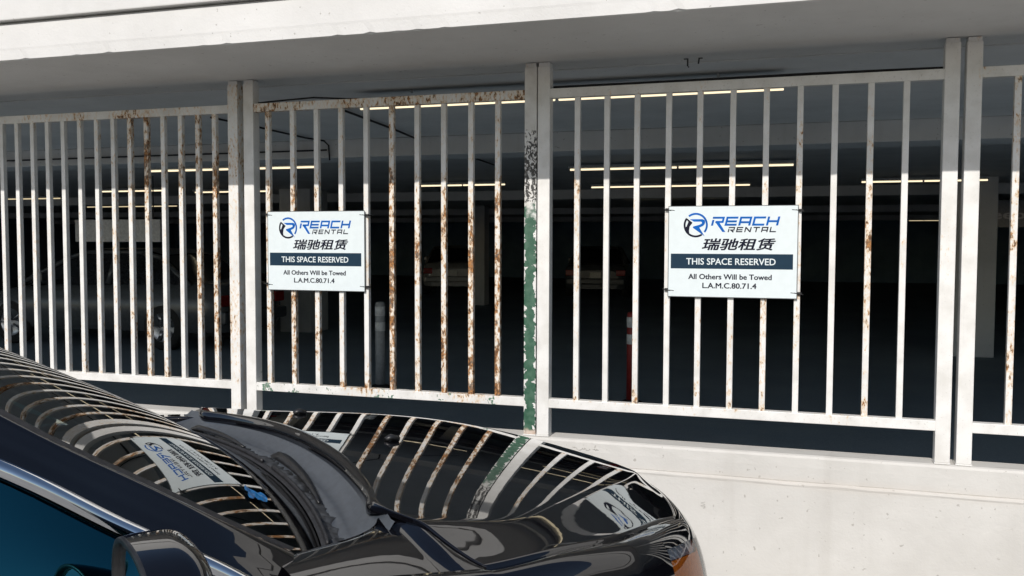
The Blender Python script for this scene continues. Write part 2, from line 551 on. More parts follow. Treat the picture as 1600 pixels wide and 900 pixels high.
def fence_panel(x0, x1, bars, label, rusts, post_rust=(0, 0), post_green=(0, 0), rail=(0.1, 0.1), rail_green=(0, 0), green_post=False, clean=0.0):
    """x0, x1: left edges of the two end posts"""
    t = empty('fence_panel', ((x0 + x1) / 2, 0, 0.577), 0, label, 'fence', 'white steel fence panels between the slab and the low wall')
    off = -Vector(t.location)
    def put(o, **kw):
        o.location = off
        for k, v in kw.items():
            o[k] = float(v)
        return o
    for i, xp in enumerate((x0, x1)):
        m = MB().box(xp, xp + PW, 0.0, PW, 0.585, 2.418, 0.004)
        p = put(m.build('post', 'green' if (green_post and i == 1) else 'fence', t), rust=post_rust[i], green=post_green[i])
        c = MB().box(xp + .004, xp + PW - .004, 0.004, PW - .004, 2.418, ZS - 0.003, 0.001)
        o = c.build('top_plate', 'fence', p)
        o['rust'] = 0.25; o['green'] = 0.0
        c = MB().box(xp - .002, xp + PW + .002, -0.004, PW + .004, 0.5785, 0.585, 0.001)
        o = c.build('base_plate', 'fence', p)
        o['rust'] = 0.2; o['green'] = 0.0
    a, b = x0 + PW, x1
    put(MB().box(a - .001, b + .001, 0.003, 0.046, ZT0, ZT1, 0.003).build('top_rail', 'fence', t), rust=rail[0], green=rail_green[0])
    put(MB().box(a - .001, b + .001, 0.002, 0.047, ZB0, ZB1, 0.003).build('bottom_rail', 'fence', t), rust=rail[1], green=rail_green[1])
    for i, (x, r) in enumerate(zip(bars, rusts)):
        o = bpy.data.objects.new('bar', bar_me)
        COL.objects.link(o)
        o.parent = t
        o.location = off + Vector((x, 0, 0))
        o['rust'] = float(r)
        o['green'] = 0.0
        o['clean'] = float(clean)
    return t

LB = [-4.745, -4.627, -4.509, -4.391, -4.278, -4.161, -4.04, -3.917, -3.799, -3.682, -3.567, -3.451, -3.333, -3.218, -3.108]
fence_panel(-4.93, -3.012, LB, 'closely barred white fence panel at the left with rusty bars, behind the windshield',
            [.2, .25, .45, .4, .2, .22, .3, .62, .5, .35, .66, .62, .5, .72, .78], (.2, .55), (0, 0), (.45, .15))
MBARS = [-2.766, -2.612, -2.466, -2.319, -2.171, -2.023, -1.878, -1.73, -1.581, -1.437]
fence_panel(-2.911, -1.293, MBARS, 'rustiest fence panel, with a peeling green right post and green flakes on its bottom rail',
            [.86, .72, .55, .62, .42, .95, .72, .78, .70, .88], (.12, .0), (.52, 0), (.62, .36), (0, .62), True, 1.0)
RBARS = [-1.026, -0.879, -0.732, -0.581, -0.435, -0.284, -0.135, 0.013, 0.162, 0.312, 0.457]
fence_panel(-1.225, 0.605, RBARS, 'cleanest white fence panel with thin rust, holding the nearer and larger looking sign',
            [.42, .18, .58, .35, .50, .42, .62, .58, .12, .66, .2], (.12, .12), (.22, 0), (.12, .22), (0, 0), False, 1.0)
RR = [0.893, 1.04, 1.19, 1.34, 1.49, 1.64]
fence_panel(0.691, 1.78, RR, 'fence panel cut off by the right edge of the photo, one rusty bar in view',
            [.62, .3, .3, .3, .3, .3], (.08, .1), (0, 0), (.15, .2))
L2 = [-4.93 - .08 - .117 * i for i in range(1, 15)]
fence_panel(-6.78, -5.01, L2, 'white fence panel past the left edge of the photo, mirrored in the windshield',
            [.3, .5, .4, .2, .6, .3, .4, .5, .3, .2, .4, .5, .3, .4], (.3, .2), (0, 0), (.3, .2))

# ------------------------------------------------------------------ reserved signs
SW, SH = 0.583, 0.424
CX0, CY0, CW, CH = 85.0, 75.0, 1095.0, 775.0
def sx(x): return (x - CX0) / CW * SW - SW / 2
def sz(y): return (1 - (y - CY0) / CH) * SH

def text_mesh(body, x0, x1, y0, y1, mat, bold=0.0, shear=0.0, y=-0.0072, bold2=0.0):
    """text fitted to a rectangle given in the sign's layout units"""
    c = bpy.data.curves.new('lettering', 'FONT')
    c.body = body
    c.size = 1.0
    c.offset = bold
    c.shear = shear
    c.resolution_u = 3
    o = bpy.data.objects.new('lettering', c)
    COL.objects.link(o)
    bpy.context.view_layer.update()
    dg = bpy.context.evaluated_depsgraph_get()
    me = bpy.data.meshes.new_from_object(o.evaluated_get(dg))
    bpy.data.objects.remove(o)
    bpy.data.curves.remove(c)
    xs = [v.co.x for v in me.vertices]
    ys = [v.co.y for v in me.vertices]
    ax, bx, ay, by = min(xs), max(xs), min(ys), max(ys)
    X0, X1, Z0, Z1 = sx(x0), sx(x1), sz(y1), sz(y0)
    for v in me.vertices:
        v.co = Vector((X0 + (v.co.x - ax) / (bx - ax) * (X1 - X0), y, Z0 + (v.co.y - ay) / (by - ay) * (Z1 - Z0)))
    if bold2:
        h = (Z1 - Z0)
        bm = bmesh.new()
        for i, (dx, dz) in enumerate(((0, 0), (1, 0), (-1, 0), (0, .7), (0, -.7), (.7, .5), (-.7, .5), (.7, -.5), (-.7, -.5))):
            m2 = me.copy()
            for v in m2.vertices:
                v.co += Vector((dx * bold2 * h * 1.2, -.00001 * i, dz * bold2 * h * 1.2))
            bm.from_mesh(m2)
            bpy.data.meshes.remove(m2)
        bm.to_mesh(me)
        bm.free()
    me.materials.clear()
    me.materials.append(M[mat])
    return me

def seg_poly(mb, a, b, w, sh, base, y):
    """one thick stroke between two layout points, slanted by sh about the base line"""
    (xa, ya), (xb, yb) = a, b
    d = Vector((xb - xa, yb - ya, 0)).normalized()
    n = Vector((-d.y, d.x, 0)) * w / 2
    q = [(xa + n.x, ya + n.y), (xb + n.x, yb + n.y), (xb - n.x, yb - n.y), (xa - n.x, ya - n.y)]
    seg_poly.k = getattr(seg_poly, 'k', 0) + 1
    yy = y - 0.00002 * (seg_poly.k % 9)
    mb.poly([(sx(px + (base - py) * sh), yy, sz(py)) for px, py in q])

GLYPH = {
    'R': [((.0, .1), (1, .1)), ((.92, .0), (.92, .62)), ((1, .58), (.3, .58)), ((.09, 1), (.09, .34))],
    'E': [((0, .1), (1, .1)), ((0, .52), (.95, .52)), ((0, .9), (1, .9)), ((.09, 0), (.09, 1))],
    'A': [((0, .1), (1, .1)), ((.09, 0), (.09, 1)), ((.92, 0), (.92, 1)), ((0, .62), (1, .62))],
    'C': [((0, .1), (1, .1)), ((.09, 0), (.09, 1)), ((0, .9), (1, .9))],
    'H': [((.09, 0), (.09, 1)), ((.92, 0), (.92, 1)), ((0, .52), (1, .52))],
    'N': [((.09, 0), (.09, 1)), ((.1, .08), (.9, .92)), ((.92, 0), (.92, 1))],
    'T': [((0, .1), (1, .1)), ((.5, 0), (.5, 1))],
    'L': [((.09, 0), (.09, 1)), ((0, .9), (1, .9))],
}
def techno(word, x0, x1, y0, y1, mat, thick, gap, sh, legs=False):
    mb = MB()
    n = len(word)
    w = (x1 - x0 - gap * (n - 1)) / n
    h = y1 - y0
    for i, ch in enumerate(word):
        xo = x0 + i * (w + gap)
        for (a, b) in GLYPH[ch]:
            th = thick if a[1] == b[1] else thick * 1.05
            seg_poly(mb, (xo + a[0] * w, y0 + a[1] * h), (xo + b[0] * w, y0 + b[1] * h), th, sh, y1, -0.0072)
        if ch == 'R':
            if legs and i == 0:
                mb.poly([(sx(px), -0.0073, sz(py)) for px, py in ((xo + .38 * w, y0 + .62 * h), (xo + .70 * w, y0 + .62 * h), (xo + 1.22 * w, y0 + 1.72 * h), (xo + .98 * w, y0 + 1.72 * h))])
            else:
                seg_poly(mb, (xo + .5 * w, y0 + .6 * h), (xo + .92 * w, y0 + 1.0 * h), thick * 1.1, sh, y1, -0.0072)
    me = mb.mesh('lettering', recalc=False)
    me.materials.append(M[mat])
    return me

def arc(mb, cx, cy, r, th, a0, a1, y, n=28, taper=False):
    A, B = [], []
    for i in range(n + 1):
        t = i / n
        a = R(lerp(a0, a1, t))
        k = th * (math.sin(math.pi * min(max(t, .06), .94)) ** .5 if taper else 1) / 2
        A.append((sx(cx + (r + k) * math.cos(a)), y, sz(cy - (r + k) * math.sin(a))))
        B.append((sx(cx + (r - k) * math.cos(a)), y, sz(cy - (r - k) * math.sin(a))))
    mb.grid([A, B])

def lay(pts, y=-0.0073):
    return [(sx(px), y, sz(py)) for px, py in pts]

def emblem_blue():
    mb = MB()
    arc(mb, 320, 235, 97, 17, -38, 128, -0.0072)
    mb.poly(lay([(268, 184), (380, 184), (396, 192), (402, 208), (398, 226), (384, 242), (352, 256), (398, 330), (294, 256), (300, 246), (352, 232), (372, 222), (374, 212), (366, 205), (304, 205)]))
    me = mb.mesh('emblem_blue', recalc=False)
    me.materials.append(M['blue'])
    return me

def emblem_dark():
    mb = MB()
    arc(mb, 320, 235, 97, 17, 145, 304, -0.0072)
    mb.poly(lay([(238, 172), (292, 214), (268, 246), (262, 284), (268, 318), (238, 292), (222, 262), (240, 246), (256, 206), (240, 190)]))
    me = mb.mesh('emblem_dark', recalc=False)
    me.materials.append(M['ink'])
    return me

def make_sign(cx, z0, label):
    t = empty('reserved_sign', (cx, 0, z0), 0, label, 'sign', 'reserved parking signs tied to the fence bars')
    MB().box(-SW / 2, SW / 2, -0.0068, -0.003, 0, SH).build('board', 'board', t)
    e = MB()
    for (a, b, c, d) in ((-SW / 2 - .003, -SW / 2, 0, SH), (SW / 2, SW / 2 + .003, 0, SH), (-SW / 2 - .003, SW / 2 + .003, -.003, 0), (-SW / 2 - .003, SW / 2 + .003, SH, SH + .003)):
        e.box(a, b, -0.0066, -0.0028, c, d)
    e.build('board_edge', 'boardedge', t)
    band = MB().box(sx(105), sx(1147), -0.0073, -0.0060, sz(609), sz(481)).build('header_band', 'navy', t)
    link('emblem', emblem_blue(), None, t)
    link('emblem', emblem_dark(), None, t)
    link('lettering', techno('REACH', 452, 1018, 165, 240, 'blue', 17, 15, 0.24, True), None, t)
    link('lettering', techno('RENTAL', 596, 1000, 252, 296, 'ink', 9.5, 17, 0.24), None, t)
    link('lettering', text_mesh('瑞驰租赁', 380, 1000, 350, 448, 'ink', 0.0, 0.22, bold2=0.030), None, t)
    link('lettering', text_mesh('THIS SPACE RESERVED', 242, 1003, 519, 574, 'white', 0.0, 0, -0.0078, bold2=0.016), None, band)
    link('lettering', text_mesh('All Others Will be Towed', 262, 972, 655, 699, 'ink', 0.0, bold2=0.036), None, t)
    link('lettering', text_mesh('L.A.M.C.80.71.4', 386, 845, 731, 776, 'ink', 0.0, bold2=0.036), None, t)
    for sxn in (-1, 1):
        for zz in (0.026, SH - 0.018):
            m = MB()
            xo = sxn * (SW / 2 + 0.006)
            tilt = 0.004 * sxn
            m.tube([(sxn * (SW / 2 - .026), -0.0075, zz), (xo, -0.006, zz - tilt), (xo + sxn * .016, 0.004, zz - tilt)], 0.0016, 6)
            m.box(xo - .012, xo + .014, -0.004, 0.0075, zz - tilt - .004, zz - tilt + .007)
            m.box(xo - .016, xo + .018, 0.0065, 0.038, zz - tilt - .0025, zz - tilt + .0025)
            m.tube([(sxn * (SW / 2 - .010), -0.0085, zz), (sxn * (SW / 2 + .030), -0.010, zz - 2 * tilt)], 0.0013, 6)
            m.build('cable_tie', 'tie', t)
    return t
make_sign(-0.281, 1.298, 'white reserved sign on the cleanest fence panel, right of the green post')
make_sign(-2.466, 1.290, 'white reserved sign on the rusty fence panel, left of the green post')

# ------------------------------------------------------------------ things in the garage
def light_row(x0, x1, y, label, mat='tube', z=2.38):
    L = x1 - x0
    t = empty('fluorescent_light', ((x0 + x1) / 2, y, z), 0, label, 'light', 'fluorescent battens under the garage ceiling')
    m = MB().box(-L / 2, L / 2, -.06, .06, .018, .05, .004)
    for s in (-1, 1):
        m.tube([(s * L * .36, 0, .08), (s * L * .36, 0, ZS - z + .01)], .008, 6)
    m.build('housing', 'fixture', t)
    for a, b in ((-L / 2 + .01, -.012), (.012, L / 2 - .01)):
        MB().tube([(a, 0, .004), (b, 0, .004)], .0105, 8).build('tube', mat, t)
    return t
light_row(-2.52, -0.06, 0.62, 'nearest lit fluorescent batten, along the top rail right of the green post', z=2.352)
light_row(-2.48, -0.02, 5.74, 'lit double batten above the right hand sign, nearer of the stacked ones')
light_row(-2.95, -0.62, 9.0, 'lit batten seen directly under the nearer double batten, above the right hand sign', 'tube')
light_row(-3.15, -1.0, 12.7, 'faint lit batten lowest above the right hand sign', 'tubefar')
light_row(-7.35, -5.1, 4.6, 'lit batten crossing the left post pair, highest on the left')
light_row(-11.1, -9.86, 8.0, 'left half of the long lit line on the left panel')
light_row(-9.70, -8.30, 8.6, 'right half of the long lit line on the left panel')
light_row(-14.9, -13.6, 9.7, 'short lit batten at the far left edge of the photo', 'tubefar')
light_row(-16.4, -13.8, 13.4, 'lowest lit batten on the left panel, just above the grey blank board', 'tubefar')
light_row(-5.30, -3.98, 8.0, 'lit batten left of the green post with a dark housing')
light_row(0.84, 2.40, 8.8, 'lit batten passing behind the right post pair')
light_row(3.93, 4.95, 31.2, 'tiny far batten left of the right post pair', 'tubefar')

def delineator(x, y, h, mat, label):
    t = empty('delineator_post', (x, y, 0.004), 0, label, 'traffic post', 'delineator posts standing in the garage')
    prof = [(.10, 0), (.10, .02), (.085, .035), (.06, .045)]
    m = MB()
    def lathe(m, prof):
        rows = [[(r * math.cos(2 * math.pi * k / 20), r * math.sin(2 * math.pi * k / 20), z) for k in range(20)] for r, z in prof]
        m.grid(rows, True)
        return m
    lathe(m, [(.001, .0)] + prof + [(.001, .045)]).build('base', 'rubber', t, True)
    lathe(MB(), [(.001, .04), (.052, .04), (.051, .5), (.049, h - .03), (.044, h - .008), (.001, h)]).build('tube', mat, t, True)
    for za, zb in ((h - .15, h - .05), (h - .31, h - .215)):
        lathe(MB(), [(.0505, za), (.0535, za + .002), (.0535, zb - .002), (.0505, zb)]).build('reflective_band', 'reflective', t, True)
    return t
delineator(-4.17, 4.29, 0.92, 'greyplastic', 'grey delineator post with two white bands, right of the rusty panel sign')
delineator(-1.47, 4.19, 0.89, 'red', 'red delineator post with two white bands, seen right of the green post')

t = empty('hanging_board', (-9.02, 6.0, 1.547), 0, 'blank pale grey board hanging from the ceiling behind the left panel', 'board')
MB().box(-.72, .72, -.02, .02, 0, .31, .004).build('panel', 'blankboard', t)
for x in (-.6, .6):
    MB().tube([(x, 0, .31), (x, 0, ZS + .012 - 1.547)], .008, 6).build('hanger_rod', 'darkmetal', t)

t = empty('warning_sign', (3.05, 14.0, 1.85), 0, 'dark board with grey lettering in the gloom right of the right post pair', 'sign')
MB().box(-.1, 1.5, 0, .03, 0, .5, .004).build('panel', 'dark_car', t)
for xx in (0.1, 1.3):
    MB().tube([(xx, .015, .5), (xx, .015, ZS + .012 - 1.85)], .008, 6).build('hanger_rod', 'darkmetal', t)
me = text_mesh('Keep', CX0, CX0 + CW, CY0, CY0 + CH, 'silver_car', 0.02, 0, -0.003)
for v in me.vertices:
    v.co = Vector((.52 + v.co.x * .8 / SW, v.co.y, .10 + v.co.z * .22 / SH))
link('lettering', me, None, t)

# cables on the ceiling
def cable(pts, label, r=.008):
    c = MB().tube(pts, r, 6).build('ceiling_cable', 'wire')
    tag(c, label, 'cable')
cz = ZS - .004
cable([(-3.99, 1.2, cz), (-3.97, 1.77, cz), (-3.99, 2.5, cz), (-3.95, 2.74, cz), (-3.93, 2.785, 2.40), (-3.92, 2.785, 2.27)], 'thin dark cable running over the ceiling and down the beam above the left sign')
cable([(-2.91, 1.14, cz), (-3.02, 2.2, cz), (-3.08, 2.78, cz - .01), (-3.1, 2.785, 2.30), (-3.14, 3.3, ZS), (-3.33, 5.76, ZS)], 'dark diagonal cable crossing the ceiling behind the rusty panel')
cable([(-12, 2.786, 2.36), (-9, 2.786, 2.352), (-6, 2.786, 2.358), (-3.95, 2.786, 2.36)], 'long dark cable along the face of the first beam on the left')
cable([(-2.86, .055, 2.318), (-2.7, .05, 2.325), (-2.5, .05, 2.332), (-2.3, .05, 2.316), (-2.2, .045, 2.311)], 'loose dark cable lying on the top rail above the left sign', .005)
cable([(-1.16, .058, 2.322), (-.6, .06, 2.322), (.05, .06, 2.324), (.605, .06, 2.320)], 'dark cable lying along the top rail above the right sign', .007)
# two small hooks under the slab
t = empty('ceiling_hook', (-0.51, 0.13, ZS), 0, 'left one of two small rusty hooks under the slab above the right sign', 'hook', 'hooks under the slab')
MB().tube([(0, 0, 0), (0, 0, -.035), (.006, -.003, -.042)], .004, 6).box(-.018, .002, -.006, .006, -.004, 0).build('pin', 'darkmetal', t)
t = empty('ceiling_hook', (-0.455, 0.13, ZS), 0, 'right one of two small rusty hooks under the slab, nearer the right post pair', 'hook', 'hooks under the slab')
MB().tube([(0, 0, 0), (-.004, 0, -.028)], .004, 6).box(-.004, .016, -.006, .006, -.004, 0).build('pin', 'darkmetal', t)

# parked cars in the dark
def wheel(parent, x, y, r=.33, w=.21, rimmat='rim', z0=0.0):
    n = 28
    m = MB()
    prof = [(r * .62, -w / 2), (r * .92, -w / 2), (r, -w * .36), (r, w * .36), (r * .92, w / 2), (r * .62, w / 2)]
    m.grid([[(x + a * math.cos(2 * math.pi * k / n), y + b, z0 + r + a * math.sin(2 * math.pi * k / n)) for k in range(n)] for a, b in prof], True)
    wo = m.build('wheel', 'tyre', parent, True)
    m = MB()
    for s in (-1, 1):
        m.grid([[(x + a * math.cos(2 * math.pi * k / n), y + s * b, z0 + r + a * math.sin(2 * math.pi * k / n)) for k in range(n)] for a, b in ((.001, w * .40), (r * .2, w * .42), (r * .5, w * .34), (r * .63, w * .45))], True)
    for k in range(5):
        a = 2 * math.pi * k / 5
        for s in (-1, 1):
            m.tube([(x + r * .15 * math.cos(a), y + s * w * .43, z0 + r + r * .15 * math.sin(a)), (x + r * .6 * math.cos(a), y + s * w * .44, z0 + r + r * .6 * math.sin(a))], .025, 6, .035, .5)
    m.build('rim', rimmat, wo, True)

def parked_car(loc, rz, label, paint, suv):
    """length along x, nose at +x"""
    t = empty('parked_car', loc, rz, label, 'car', 'cars parked inside the garage')
    H1, H2 = (1.02, 1.68) if suv else (0.93, 1.42)
    # body: sections along the length, rounded in plan
    xs = [-2.25, -2.18, -1.95, -1.4, -.7, 0, .6, 1.2, 1.75, 2.1, 2.24, 2.29]
    top = [H1 - .18, H1 - .03, H1 + .02, H1 + .03, H1 + .02, H1, H1 - .01, H1 - .05, H1 - .13, H1 - .22, H1 - .33, H1 - .45]
    hw = [.62, .80, .88, .90, .91, .91, .91, .90, .87, .80, .70, .55]
    rows = []
    for x, zt, w in zip(xs, top, hw):
        r = []
        for s in (-1, 1):
            sec = [(w * .92, .26), (w, .36), (w, .62), (w * .97, zt - .12), (w * .90, zt - .03), (w * .70, zt + .012), (w * .35, zt + .028)]
            r += [(x, s * yy, zz) for yy, zz in (sec if s < 0 else sec[::-1])]
        rows.append(r)
    m = MB().grid(rows)
    m.poly(rows[0][::-1]).poly(rows[-1])
    m.build('body', paint, t, True)
    if suv:
        gx = [(-2.1, H1), (-1.95, H2 - .12), (-1.7, H2 - .01), (0.2, H2), (.55, H2 - .10), (1.2, H1 - .03)]
    else:
        gx = [(-1.75, H1 + .02), (-1.15, H2 - .08), (-.8, H2), (0.2, H2), (.5, H2 - .09), (1.25, H1 - .03)]
    rows = []
    for x, z in gx:
        f = (z - H1) / (H2 - H1)
        w = lerp(.80, .60, max(0, f))
        rows.append([(x, -w, max(z - .04, H1 - .02)), (x, -w * .9, z), (x, 0, z + .02), (x, w * .9, z), (x, w, max(z - .04, H1 - .02))])
    m = MB().grid(rows)
    for s in (0, 4):
        m.poly([rw[s] for rw in rows])
    m.build('cabin', 'darkglass', t)
    m = MB()
    r2 = [[(x, yy, zz + .012) for x, yy, zz in rw[1:4]] for rw in rows[1:-1]]
    m.grid(r2).build('roof', paint, t, True)
    for s in (-1, 1):
        m = MB()
        for i in range(len(rows) - 1):
            a, b = rows[i][0 if s < 0 else 4], rows[i + 1][0 if s < 0 else 4]
            m.tube([(a[0], a[1] * 1.01, a[2] + .01), (b[0], b[1] * 1.01, b[2] + .01)], .035, 6)
        m.tube([(-.35, s * .81, H1), (-.35, s * .63, H2 - .05)], .04, 6)
        m.build('pillar', paint, t, True)
    for x in (-1.35, 1.38):
        for s in (-1, 1):
            wheel(t, x, s * .80)
    for s in (-1, 1):
        MB().box(-2.262, -2.16, s * .70 - .13, s * .70 + .13, H1 - .30, H1 - .14, .02).build('tail_light', 'taillight', t)
        MB().box(2.10, 2.26, s * .60 - .14, s * .60 + .14, H1 - .42, H1 - .30, .03).build('headlight', 'reflective', t)
        MB().box(.62, .80, s * .98 - .10, s * .98 + .08, H1 + .02, H1 + .16, .03).build('side_mirror', paint, t)
    MB().box(-2.268, -2.250, -.155, .155, H1 - .36, H1 - .20, .004).build('licence_plate', 'plate', t)
    MB().box(-2.33, -2.15, -.80, .80, .38, .56, .04).build('rear_bumper', 'plastic' if suv else paint, t)
    MB().box(2.15, 2.33, -.72, .72, .32, .52, .05).build('front_bumper', paint, t)
    return t
parked_car((-10.3, 22.4, .004), R(108), 'pale hatchback seen from behind with its plate, between the rusty bars', 'pale_car', False)
parked_car((-5.6, 22.4, .004), R(98), 'dark car seen from behind with its plate, right of the green post', 'dark_car', False)
parked_car((-9.9, 7.2, .004), R(180), 'grey car seen from the side in the gloom behind the left panel', 'dark_car', False)


# ------------------------------------------------------------------ the black sedan, nose towards the wall
# own frame: x forward from the windshield base, y to its far (left) side, z up
CAR = empty('black_sedan', (-1.3746, -2.3472, 0), R(52.5), 'glossy black sedan with its nose to the wall, fence mirrored in its hood', 'car')

HC = (0.98510781, -0.16063232, -0.1099594, -0.06245956, 0.05362443, -0.06456813, 0.13130932, -0.02582279, -0.05510573, -0.18745842, 0.2787543)
def hood_top(u, s):
    d, q = u - .6, s * s
    b = (1, d, d ** 2, d ** 3, d ** 4, q, q * d, q * d * d, q * q, q * q * d, q * q * d * d)
    return sum(x * y for x, y in zip(HC, b))
zsh = spl([.05, .2, .37, .5, .625, .776, .87, 1.0, 1.1, 1.22], [.962, .940, .933, .922, .911, .893, .876, .856, .841, .818])
s_c = spl([.05, .12, .2, .305, .475, .636, .784, .927, 1.05, 1.15, 1.22], [.73, .745, .755, .762, .705, .638, .57, .492, .385, .25, .02])
ur = spl([0, .2, .39, .55, .62, .66, .72, .78, .84, .895], [.20, .192, .168, .128, .106, .108, .130, .152, .175, .20])
side_s = spl([0, .25, .5, .75, 1.0], [.895, .885, .866, .835, .73])

def uf(s):
    return 1.215 - .655 * s * s

def s_sh(u):
    if u < .20:
        return .895
    if u > .874:
        return max(.03, math.sqrt(max(0, (1.215 - u) / .655)))
    return float(np.interp(u, [.20, .324, .46, .62, .776, .874], [.895, .885, .866, .836, .788, .73]))

def hood_z0(u, s):
    s = abs(s)
    c, e = s_c(u), s_sh(u)
    c = min(c, e - .015)
    def sm(x, a, b):
        x = max(0.0, min(1.0, (x - a) / (b - a)))
        return x * x * (3 - 2 * x)
    dip = .0 * sm(s, .60, .80) * sm(u, .35, .12)
    if s <= c:
        return hood_top(u, s) - dip
    t = min(1.0, (s - c) / max(.015, e - c))
    Zk, Zs = hood_top(u, c) - dip, zsh(u)
    return Zk - (Zk - Zs) * (1 - (1 - t) ** 1.25)

def hood_z(u, s):
    k = 0.0
    for d in (-.012, -.006, 0, .006, .012):
        k += hood_z0(u, s + d)
    return k / 5

def hood_pt(a, b):
    s = b * side_s(a)
    u = ur(abs(s)) + (uf(s) - ur(abs(s))) * a
    return u, s, hood_z(u, s)

rows = []
NA, NB = 90, 150
for i in range(NA + 1):
    a = i / NA
    r = [hood_pt(a, -1 + 2 * j / NB) for j in range(NB + 1)]
    r = [(r[0][0], r[0][1], r[0][2] - .02)] + r + [(r[-1][0], r[-1][1], r[-1][2] - .02)]
    rows.append(r)
def lip(s):
    return max(0.0, min(1.0, (.655 - abs(s)) / .07))
rows = [[(p[0] - d * lip(p[1]), p[1], p[2] - h * (.35 + .65 * lip(p[1]))) for p in rows[0]] for d, h in ((.012, .034), (.014, .022), (.012, .012), (.006, .004))] + rows + [[(p[0], p[1], p[2] - .02) for p in rows[-1]]]
MB().grid(rows).build('hood', 'paint', CAR, True)

# fender, headlight and front bumper: one swept surface from the hood's rim out to the flank
def rim_s(u):
    return lerp(.862, .898, (u + .16) / .36)
def rim_z(u):
    return lerp(.978, hood_z(.2, .895) - .002, (u + .16) / .36)
Tp = [(u, rim_s(u), rim_z(u)) for u in np.linspace(-.16, .19, 10)]
Na = 44
for i in range(Na + 1):
    u, s, z = hood_pt(i / Na, 1.0)
    Tp.append((u, s + .008, z - .003))
i_corner = len(Tp) - 1
for i in range(1, 31):
    u, s, z = hood_pt(1.0, 1 - i / 30)
    Tp.append((u + .006, s, z - .003))
T = [Vector(p) for p in Tp]
L = [0.0]
for i in range(1, len(T)):
    L.append(L[-1] + (T[i] - T[i - 1]).length)
def at_u(u):
    return min(range(10, i_corner + 1), key=lambda i: abs(T[i].x - u))
anch = [0, at_u(.24), at_u(.5), at_u(.75), i_corner, i_corner + 10, i_corner + 20, len(T) - 1]
la = [L[i] for i in anch]
Su = spl(la, [-.22, .26, .51, .775, .922, 1.088, 1.208, 1.248])
Ss = spl(la, [.952, .960, .948, .885, .795, .515, .258, 0.0])
Sz = spl(la, [.72, .71, .70, .68, .64, .61, .59, .58])
NPH = 24
def fender_col(i):
    t = T[i]
    sx_, ss_, szz = Su(L[i]), max(0, Ss(L[i])), Sz(L[i])
    col = []
    for k in range(NPH + 1):
        ph = math.pi / 2 * k / NPH
        nn = lerp(.66, 1.12, min(1, max(0, (i - i_corner + 14) / 14)))
        w = math.sin(ph) ** nn
        col.append((lerp(t.x, sx_, w), lerp(t.y, ss_, w), szz + (t.z - szz) * math.cos(ph) ** nn))
    for dz, ins in ((.08, .002), (.18, .012), (.28, .03), (.38, .05), (.46, .075)):
        f = 1 - ins / max(.3, math.hypot(sx_ - .3, ss_))
        x, y = .3 + (sx_ - .3) * f, ss_ * f
        z = szz - dz
        if abs(x - .45) < .36 and ss_ > .6:
            z = max(z, .33 + math.sqrt(.36 ** 2 - (x - .45) ** 2))
            z = min(z, szz - .002 * dz)
        col.append((x, y, z))
    return col
cols = [fender_col(i) for i in range(len(T))]
i_f = at_u(.70)
i_h = i_corner + 9
K0, K1 = 9, 22
for sgn in (-1, 1):
    # the flat of the fender beside the cowl, behind the hood's rear corner
    rows = []
    for i in range(41):
        u = lerp(-.16, .198, i / 40)
        if u < .106:
            s0, z0 = float(np.interp(u, [-.16, -.10, -.04, 0, .03, .06, .085, .10, .106], [.745, .738, .728, .718, .707, .690, .665, .640, .622])), .984
        else:
            s0 = float(np.interp(u, [.106, .130, .152, .175, .20], [.62, .72, .78, .84, .895])) + .004
            z0 = lerp(.984, hood_z(u, s0) - .003, min(1, (u - .106) / .045))
        r = []
        for k in range(13):
            t = k / 12
            ss = lerp(s0, rim_s(u), t)
            r.append((u, sgn * ss, lerp(z0, rim_z(u), t) + .006 * math.sin(math.pi * t) * (rim_s(u) - s0) / .15))
        rows.append([(r[0][0], r[0][1] - sgn * .004, r[0][2] - .03), (r[0][0], r[0][1] - sgn * .003, r[0][2] - .006)] + r)
    MB().grid(rows).build('fender_flat', 'paint', CAR, True)
    mm = lambda c: [(p[0], sgn * p[1], p[2]) for p in c]
    fl = [[(p[0], p[1], p[2] - .02) for p in mm([c[0]])] + mm(c) for c in cols[:i_f + 1]]
    MB().grid(fl).build('fender', 'paint', CAR, True)
    hd = empty('headlight', (0, 0, 0)); hd.parent = CAR
    MB().grid([mm(c[K0:K1 + 1]) for c in cols[i_f:i_h + 1]]).build('lens', 'lens', hd, True)
    def inset(c, d):
        out = []
        for p in c:
            v = Vector((p[0] - .35, p[1], 0)).normalized() * d
            out.append((p[0] - v.x, sgn * (p[1] - v.y), p[2] - .3 * d))
        return out
    sub = cols[i_f:i_h + 1]
    nA = 7
    MB().grid([inset(c[K0:K0 + 4], .016) for c in sub[:nA + 2]]).build('reflector', 'bowl', hd, True)
    MB().grid([inset(c[K0 + 3:K1 + 1], .010) for c in sub[:nA + 7]]).build('amber_reflector', 'amber', hd, True)
    MB().grid([inset(c[K0:K1 + 1], .03) for c in sub[nA + 1:]]).build('reflector', 'bowl', hd, True)
    MB().grid([mm(c[:K0 + 1]) for c in cols[i_f:i_h + 1]]).build('headlight_brow', 'paint', hd, True)
rows = [[(p[0], -p[1], p[2]) for p in c] for c in cols[i_f:]] + [c for c in cols[i_f:][::-1]]
m = MB()
half = [[(p[0], -p[1], p[2]) for p in c] for c in cols]
m.grid([c[K1:] for c in half[i_f:i_h + 1]])
m.grid([c for c in half[i_h:]])
half = [[(p[0], p[1], p[2]) for p in c] for c in cols]
m.grid([c[K1:] for c in half[i_f:i_h + 1]])
m.grid([c for c in half[i_h:]])
fb = m.build('front_bumper', 'paint', CAR, True)
MB().box(1.225, 1.26, -.42, .42, .40, .53, .01).build('grille', 'plastic', fb)
